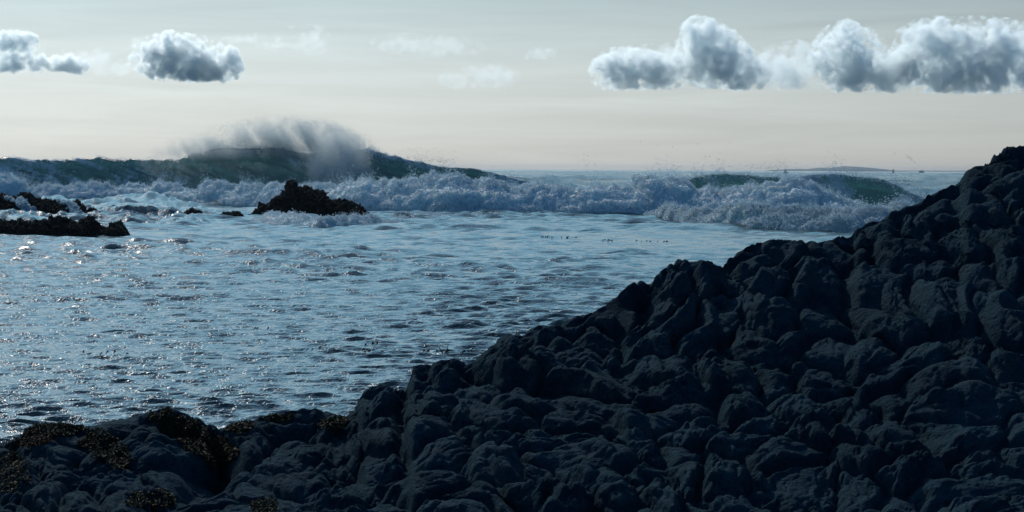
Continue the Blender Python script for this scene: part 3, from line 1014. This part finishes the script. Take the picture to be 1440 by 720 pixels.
cloud([(18, 60, 30, 17), (20, 88, 32, 17), (60, 88, 24, 12), (88, 92, 32, 15)], 103, 'pale puffy cloud at the far left with two dark hearts', seed=1, dens=1.5)
cloud([(242, 80, 44, 32), (285, 96, 50, 24), (320, 84, 16, 22), (185, 80, 16, 10), (262, 96, 48, 18)], 115, 'darkest slate cloud of the left side with bright ragged edges', seed=2, dens=1.7)
cloud([(438, 56, 24, 20), (395, 64, 30, 9), (345, 56, 30, 7)], 84, 'thin white wisp trailing right from the dark left cloud', seed=3, dens=0.14)
cloud([(125, 90, 40, 16), (165, 96, 26, 12), (200, 66, 22, 12)], 108, 'faint bright haze cloud bridging the two left clouds', seed=4, dens=0.14)
cloud([(882, 100, 46, 30), (925, 104, 34, 24), (862, 92, 22, 20)], 126, 'leftmost rounded cumulus of the right-hand row', seed=5, dens=1.2)
cloud([(1000, 78, 46, 38), (1040, 106, 40, 24), (985, 56, 28, 30), (1015, 98, 50, 26)], 126, 'tall cumulus with a wispy peak, second of the right-hand row', seed=6, dens=1.2)
cloud([(1100, 98, 40, 28), (1075, 86, 26, 16), (1120, 84, 26, 24)], 127, 'translucent pale cloud between two dense cumulus heads', seed=7, dens=0.3)
cloud([(1190, 78, 42, 42), (1235, 104, 46, 28), (1165, 84, 26, 28), (1205, 108, 50, 24)], 130, 'domed cumulus in the middle of the right-hand row', seed=8, dens=1.2)
cloud([(1315, 68, 52, 38), (1385, 88, 60, 40), (1405, 62, 40, 32), (1340, 108, 70, 24), (1460, 90, 50, 44), (1290, 74, 30, 28)], 131, 'largest cumulus bank reaching the right edge of the sky', seed=9, dens=1.2)
cloud([(950, 92, 60, 26), (1110, 104, 60, 20), (1250, 96, 50, 22), (900, 78, 40, 14)], 128, 'thin veil of vapour linking the cumulus heads of the right-hand row', seed=14, dens=0.22)
cloud([(760, 76, 20, 11)], 85, 'tiny lone white puff in the middle of the sky', seed=10, dens=0.2)
cloud([(640, 112, 24, 11), (690, 108, 36, 17)], 126, 'pair of pale low puffs left of the right-hand row', seed=11, dens=0.14)
cloud([(570, 62, 44, 14), (630, 66, 44, 14)], 80, 'very thin white wisp high in the centre of the sky', seed=12, dens=0.10)


# ------------------------------------------------------------------ far things on the horizon
def far_land(tops, d, half, label, seed, cat='island', name='island'):
    Pm, n, xs, dd_ = mound(tops, d, half, 160, 30, arch, lambda PX, PY, PZ, v: 1.2 * fbm(PX / 40, PY / 60, seed, 4) * ends_taper(PX), base=-2)
    me = mesh_np(name, Pm.reshape(-1, 3), grid_faces(160, 30))
    return make_obj(name, me, None, M_FAR, label=label, category=cat)


far_land([(1085, 239.5), (1110, 238), (1140, 237.6), (1152, 236.0), (1157, 235.8), (1165, 236.8), (1175, 235.6), (1183, 234.2), (1188, 233.4), (1196, 234.0), (1210, 235.2), (1225, 236.4), (1245, 238.6), (1262, 240.5)],
         6500, 240, 'low blue-grey island with two bumps lying on the horizon', 950)
far_land([(1180, 241), (1230, 239.7), (1300, 239.8), (1360, 240.2), (1440, 241)], 7500, 200, 'thin flat strip of coast on the horizon right of the island', 960, 'coast', 'coastline')

import bmesh


def bm_obj(name, parts, parent, mat):
    """parts: list of (verts, faces)"""
    V, Fs, o0 = [], [], 0
    for v, f in parts:
        V += list(v); Fs += [tuple(i + o0 for i in q) for q in f]; o0 += len(v)
    me = bpy.data.meshes.new(name); me.from_pydata(V, [], Fs); me.update()
    return make_obj(name, me, parent, mat)


def boxp(x0, x1, y0, y1, z0, z1):
    return ([(x, y, z) for z in (z0, z1) for x, y in ((x0, y0), (x1, y0), (x1, y1), (x0, y1))],
            [(3, 2, 1, 0), (4, 5, 6, 7), (0, 1, 5, 4), (1, 2, 6, 5), (2, 3, 7, 6), (3, 0, 4, 7)])


def tubep(a, b, r0, r1, n=8):
    a, b = Vector(a), Vector(b)
    t = (b - a).normalized(); u = t.orthogonal().normalized(); w = t.cross(u)
    v = [a + (u * math.cos(k * 6.2832 / n) + w * math.sin(k * 6.2832 / n)) * r0 for k in range(n)]
    v += [b + (u * math.cos(k * 6.2832 / n) + w * math.sin(k * 6.2832 / n)) * r1 for k in range(n)]
    f = [(k, (k + 1) % n, n + (k + 1) % n, n + k) for k in range(n)] + [tuple(range(n - 1, -1, -1)), tuple(range(n, 2 * n))]
    return ([tuple(p) for p in v], f)


M_DARK = plain('dark_hull', (0.05, 0.06, 0.08)); M_SAIL = plain('pale_sail', (0.65, 0.65, 0.62)); M_OCHRE = plain('ochre_paint', (0.35, 0.22, 0.10))
M_WHITE = plain('off_white_paint', (0.6, 0.6, 0.58))


def empty(name, loc, **props):
    o = bpy.data.objects.new(name, None); coll.objects.link(o); o.location = loc
    for k, v in props.items(): o[k] = v
    return o


def hullp(L, B, H, sheer=0.3):
    st = []
    for k in range(9):
        t = k / 8 * 2 - 1
        b = B / 2 * max(0.03, (1 - abs(t) ** 2.6)) if t > 0 else B / 2 * (0.75 + 0.25 * (1 + t))
        z = H * (1 + sheer * t * t)
        st.append([(t * L / 2, -b, z), (t * L / 2, -b * .7, 0), (t * L / 2, b * .7, 0), (t * L / 2, b, z)])
    V = [p for s_ in st for p in s_]
    Fc = []
    for k in range(8):
        for j in range(4):
            a = k * 4 + j; b = k * 4 + (j + 1) % 4
            Fc.append((a, b, b + 4, a + 4))
    Fc += [(3, 2, 1, 0), (32, 33, 34, 35)]
    return (V, Fc)


def sailing_boat():
    d = 1500.0
    X = float(place(1105, 238, d)[0]); s = d / F
    r = empty('sailing_boat', (X, d, 0), label='tiny sailing boat with dark and pale sails on the horizon left of the island', category='sailing boat')
    z = 0.5
    bm_obj('hull', [hullp(2.8, 1.1, 0.9)], r, M_DARK)
    bm_obj('mast', [tubep((0.1, 0, .8), (0.1, 0, 5.4), .09, .05)], r, M_DARK)
    bm_obj('mainsail', [([(-.1, 0, 1.1), (-1.3, .1, 1.2), (-.2, 0, 3.8), (-.1, .05, 1.1), (-1.3, .15, 1.2), (-.2, .05, 3.8)], [(0, 1, 2), (5, 4, 3), (0, 3, 4, 1), (1, 4, 5, 2), (2, 5, 3, 0)])], r, M_DARK)
    bm_obj('jib', [([(.3, 0, 1.0), (1.35, .1, 1.0), (.25, 0, 2.6), (.3, .05, 1.0), (1.35, .15, 1.0), (.25, .05, 2.6)], [(2, 1, 0), (3, 4, 5), (0, 1, 4, 3), (1, 2, 5, 4), (2, 0, 3, 5)])], r, M_SAIL)


def beacon():
    d = 2000.0
    X = float(place(1256, 238, d)[0])
    r = empty('beacon', (X, d, 0), label='ochre navigation beacon standing on the horizon right of the island', category='beacon')
    bm_obj('base', [tubep((0, 0, -1), (0, 0, 1.3), 1.0, .9, 12)], r, M_WHITE)
    bm_obj('tower', [tubep((0, 0, 1.3), (0, 0, 3.2), .75, .5, 12)], r, M_OCHRE)
    bm_obj('lantern', [tubep((0, 0, 3.2), (0, 0, 3.8), .4, .4, 10), tubep((0, 0, 3.8), (0, 0, 4.2), .5, .05, 10)], r, M_DARK)


def steamer():
    d = 3500.0; s = d / F
    X = float(place(1296, 238, d)[0])
    r = empty('ship', (X, d, 0), label='tiny ship on the horizon under the drifting smoke', category='ship')
    bm_obj('hull', [hullp(8, 2.4, 1.5)], r, M_DARK)
    bm_obj('wheelhouse', [boxp(-2.6, -.6, -.8, .8, 1.5, 3.0)], r, M_WHITE)
    bm_obj('funnel', [tubep((.2, 0, 1.5), (.2, 0, 4.0), .45, .4, 10)], r, M_DARK)
    bm_obj('mast', [tubep((2.4, 0, 1.5), (2.4, 0, 6.3), .16, .08)], r, M_DARK)
    a = place(1292, 233, d); b = place(1272, 216, d)
    A = Vector((float(a[0]), d, float(a[2]))); B = Vector((float(b[0]), d, float(b[2])))
    def bb(gg):
        tc = gg.new('ShaderNodeNewGeometry').outputs['Position']
        nz = gg.noise(tc, 0.28, 5, 0.65, 0.6)
        # distance from the drift line
        q = gg.vmath('SUBTRACT', tc, tuple(A))
        ax = (B - A).normalized()
        t = gg.math('DIVIDE', gg.vmath('DOT_PRODUCT', q, tuple(ax)), (B - A).length)
        pr = gg.vmath('SCALE', tuple(ax), scale=gg.vmath('DOT_PRODUCT', q, tuple(ax)))
        dist = gg.vmath('LENGTH', gg.vmath('SUBTRACT', q, pr))
        e = gg.math('SUBTRACT', 1.0, gg.math('DIVIDE', dist, gg.math('MULTIPLY_ADD', t, 3.2, 1.0)))
        e = gg.math('MULTIPLY', gg.math('MAXIMUM', e, 0.0), gg.maprange(nz, 0.46, 0.62, 0, 1, True))
        e = gg.math('MULTIPLY', e, gg.maprange(t, 0.3, 1.05, 1.0, 0.0))
        return gg.math('MULTIPLY', e, 0.45), (0.25, 0.27, 0.28), 0.0
    m = vol_material('ship_smoke', bb)
    bmv = tubep(A - (B - A) * .02, B, 2.0, 6.0, 14)
    o = bm_obj('smoke_plume', [bmv], None, m)
    o['label'] = 'thin broken smoke drifting up and left from the tiny ship'; o['category'] = 'smoke'; o['kind'] = 'stuff'


sailing_boat(); beacon(); steamer()


# ------------------------------------------------------------------ weed
def weed_material(name, a, b):
    m, gg, o = material(name)
    pos = gg.new('ShaderNodeNewGeometry').outputs['Position']
    n = gg.noise(pos, 22, 3)
    c = gg.mix(gg.maprange(n, .35, .65), (*a, 1), (*b, 1))
    principled(gg, o, c, 0.8, spec=0.2)
    return m


M_WEED = weed_material('olive_rockweed', (0.012, 0.013, 0.007), (0.040, 0.036, 0.017))
M_WEED_B = weed_material('rust_rockweed', (0.030, 0.016, 0.008), (0.075, 0.036, 0.016))


def weed_patch(cx, cyy, rx, ry, rot, n, mat, label, seed, L=0.032, W=0.0026):
    r_ = np.random.default_rng(seed)
    c, s = math.cos(rot), math.sin(rot)
    dx, dy = RPX - cx, RPY - cyy
    u, v = (dx * c + dy * s) / rx, (-dx * s + dy * c) / ry
    edge = u * u + v * v + 0.7 * fbm(RPX / 14, RPY / 9, seed, 3)
    ok = (edge < 1) & (S_ < 1.03) & (NR[..., 1] < 0.35)
    ii = np.argwhere(ok)
    if not len(ii): return
    ii = ii[r_.integers(0, len(ii), n)]
    B = PR[ii[:, 0], ii[:, 1]] + r_.normal(0, .004, (n, 3))
    nn = NR[ii[:, 0], ii[:, 1]]
    dirn = nn * 0.9 + r_.normal(0, .55, (n, 3)); dirn /= np.linalg.norm(dirn, axis=1, keepdims=True)
    side = np.cross(dirn, r_.normal(0, 1, (n, 3))); side /= np.linalg.norm(side, axis=1, keepdims=True)
    l = L * (0.35 + r_.random(n) ** 1.5)[:, None]; w = W * (0.6 + r_.random(n))[:, None]
    g_ = np.array([0, 0, -1.0])
    p0 = B; p1_ = B + dirn * l * .5; p2_ = B + dirn * l * 0.85 + g_ * l * .28; 
    V = np.stack([p0 - side * w * .5, p0 + side * w * .5, p1_ + side * w, p1_ - side * w, p2_ + side * w * .8, p2_ - side * w * .8], 1).reshape(-1, 3)
    b0 = (np.arange(n) * 6)[:, None]
    Fq = np.concatenate([b0 + np.array([[0, 1, 2, 3]]), b0 + np.array([[3, 2, 4, 5]])])
    me = mesh_np('rockweed', V, Fq)
    o = make_obj('rockweed', me, None, mat, kind='stuff', label=label, category='seaweed')
    return o


weed_patch(272, 612, 62, 17, R(28), 9000, M_WEED, 'broad olive rockweed band draped down the right of the left knoll', 1)
weed_patch(300, 632, 42, 20, R(10), 7000, M_WEED, 'shaggy olive rockweed filling the hollow at the foot of the left knoll', 2)
weed_patch(150, 632, 40, 20, R(35), 6500, M_WEED, 'olive rockweed tuft hanging in the middle of the left knoll', 3)
weed_patch(75, 606, 40, 10, R(-4), 5200, M_WEED, 'bristly brown rockweed along the low crest near the left edge', 4)
weed_patch(45, 620, 32, 7, R(-5), 2600, M_WEED_B, 'rust coloured rockweed strip below the low crest near the left edge', 5)
weed_patch(120, 625, 14, 6, 0, 900, M_WEED_B, 'small rusty rockweed spot left of the olive tuft', 6)
weed_patch(470, 596, 22, 8, R(-10), 2600, M_WEED, 'small olive rockweed clump in the notch of the shoreline', 7)
weed_patch(335, 600, 20, 8, 0, 2200, M_WEED, 'thin rockweed fringe beside the gap in the shoreline', 8)
weed_patch(210, 703, 34, 12, 0, 3500, M_WEED, 'olive rockweed low at the bottom of the gully', 9)
weed_patch(372, 712, 18, 10, 0, 2000, M_WEED, 'small olive rockweed clump at the bottom right of the gully', 10)
weed_patch(15, 665, 26, 26, 0, 3500, M_WEED, 'dull rockweed on the rock at the lower left edge', 11)
weed_patch(385, 588, 26, 4, 0, 1400, M_WEED, 'low rockweed crust on the hump right of the gap', 12)

M_KELP = plain('black_kelp', (0.012, 0.012, 0.008), 0.45)


def kelp(cx, cyy, w, n, label, seed, spikes=()):
    """floating strands and bladders, one raft of weed"""
    r_ = np.random.default_rng(seed)
    p = place(cx, cyy, 1.0); d = float(HC / (HC - p[2])); X0 = float(p[0] * d)
    s = d / F * (0.8 if cyy < 400 else 1.3)
    parts = []
    for k in range(n):
        x = r_.uniform(-w / 2, w / 2) * s; y = r_.normal(0, 1.0) * s * 30 * .35
        l = r_.uniform(1.0, 3.5) * s
        h = r_.uniform(1.2, 3.0) * s
        a = (x - l / 2, y, 0.02); b = (x, y + r_.normal(0, .05), 0.02 + h); c = (x + l / 2, y, 0.02 + h * r_.uniform(.1, .9))
        parts += [tubep(a, b, .35 * s, .9 * s, 6), tubep(b, c, .9 * s, .3 * s, 6)]
    for x, h, lean in spikes:
        parts.append(tubep((x * s, 0, 0), ((x + lean) * s, 0, h * s), .7 * s, .35 * s, 6))
    o = bm_obj('floating_kelp', parts, None, M_KELP)
    o.location = (X0, d, 0.02)
    o['kind'] = 'stuff'
    o['label'] = label; o['category'] = 'kelp'; o['group'] = 'rafts of kelp afloat on the calm water'
    return o


kelp(448, 496, 38, 7, 'short broken line of black kelp bits, leftmost raft in mid water', 1)
kelp(524, 498, 34, 8, 'black kelp raft with a bent stalk, middle of the three mid-water rafts', 2, [(-8, 4, 0)])
kelp(526, 488, 18, 4, 'three tiny kelp bits just beyond the middle raft', 3)
kelp(628, 499, 62, 15, 'widest kelp raft with two upright stalks, nearest the shore rocks', 4, [(-4, 8, -5), (0, 8, 1)])
kelp(694, 476, 10, 3, 'pair of kelp specks right at the edge of the shore rocks', 5)
kelp(98, 597, 8, 2, 'single dark floating lump just beyond the weedy crest at left', 6, [(3, 5, 0)])
kelp(790, 336, 70, 16, 'dark kelp streak far out in front of the surf, left of three', 7)
kelp(858, 340, 26, 7, 'short far kelp streak in the middle of three', 8)
kelp(920, 342, 60, 9, 'sparse far kelp streak nearest the headland', 9)
kelp(145, 501, 60, 5, 'scattered tiny kelp bits far left in the calm water', 10)
kelp(372, 467, 24, 3, 'few tiny kelp bits left of centre in the calm water', 11)
# ------------------------------------------------------------------ haze over the open sea
def haze():
    m, gg, o = material('sea_haze')
    pv = gg.new('ShaderNodeVolumePrincipled')
    pv.inputs['Color'].default_value = (0.80, 0.90, 1.0, 1)
    pv.inputs['Density'].default_value = 5.0e-5
    gg.t.links.new(pv.outputs[0], o.inputs['Volume'])
    bm_obj('haze', [boxp(-3800, 3800, -60, 11400, -5, 16)], None, m)['kind'] = 'stuff'


haze()
print('tris', sum(len(o.data.loops) - 2 * len(o.data.polygons) for o in scene.objects if o.type == 'MESH'), len(rows))
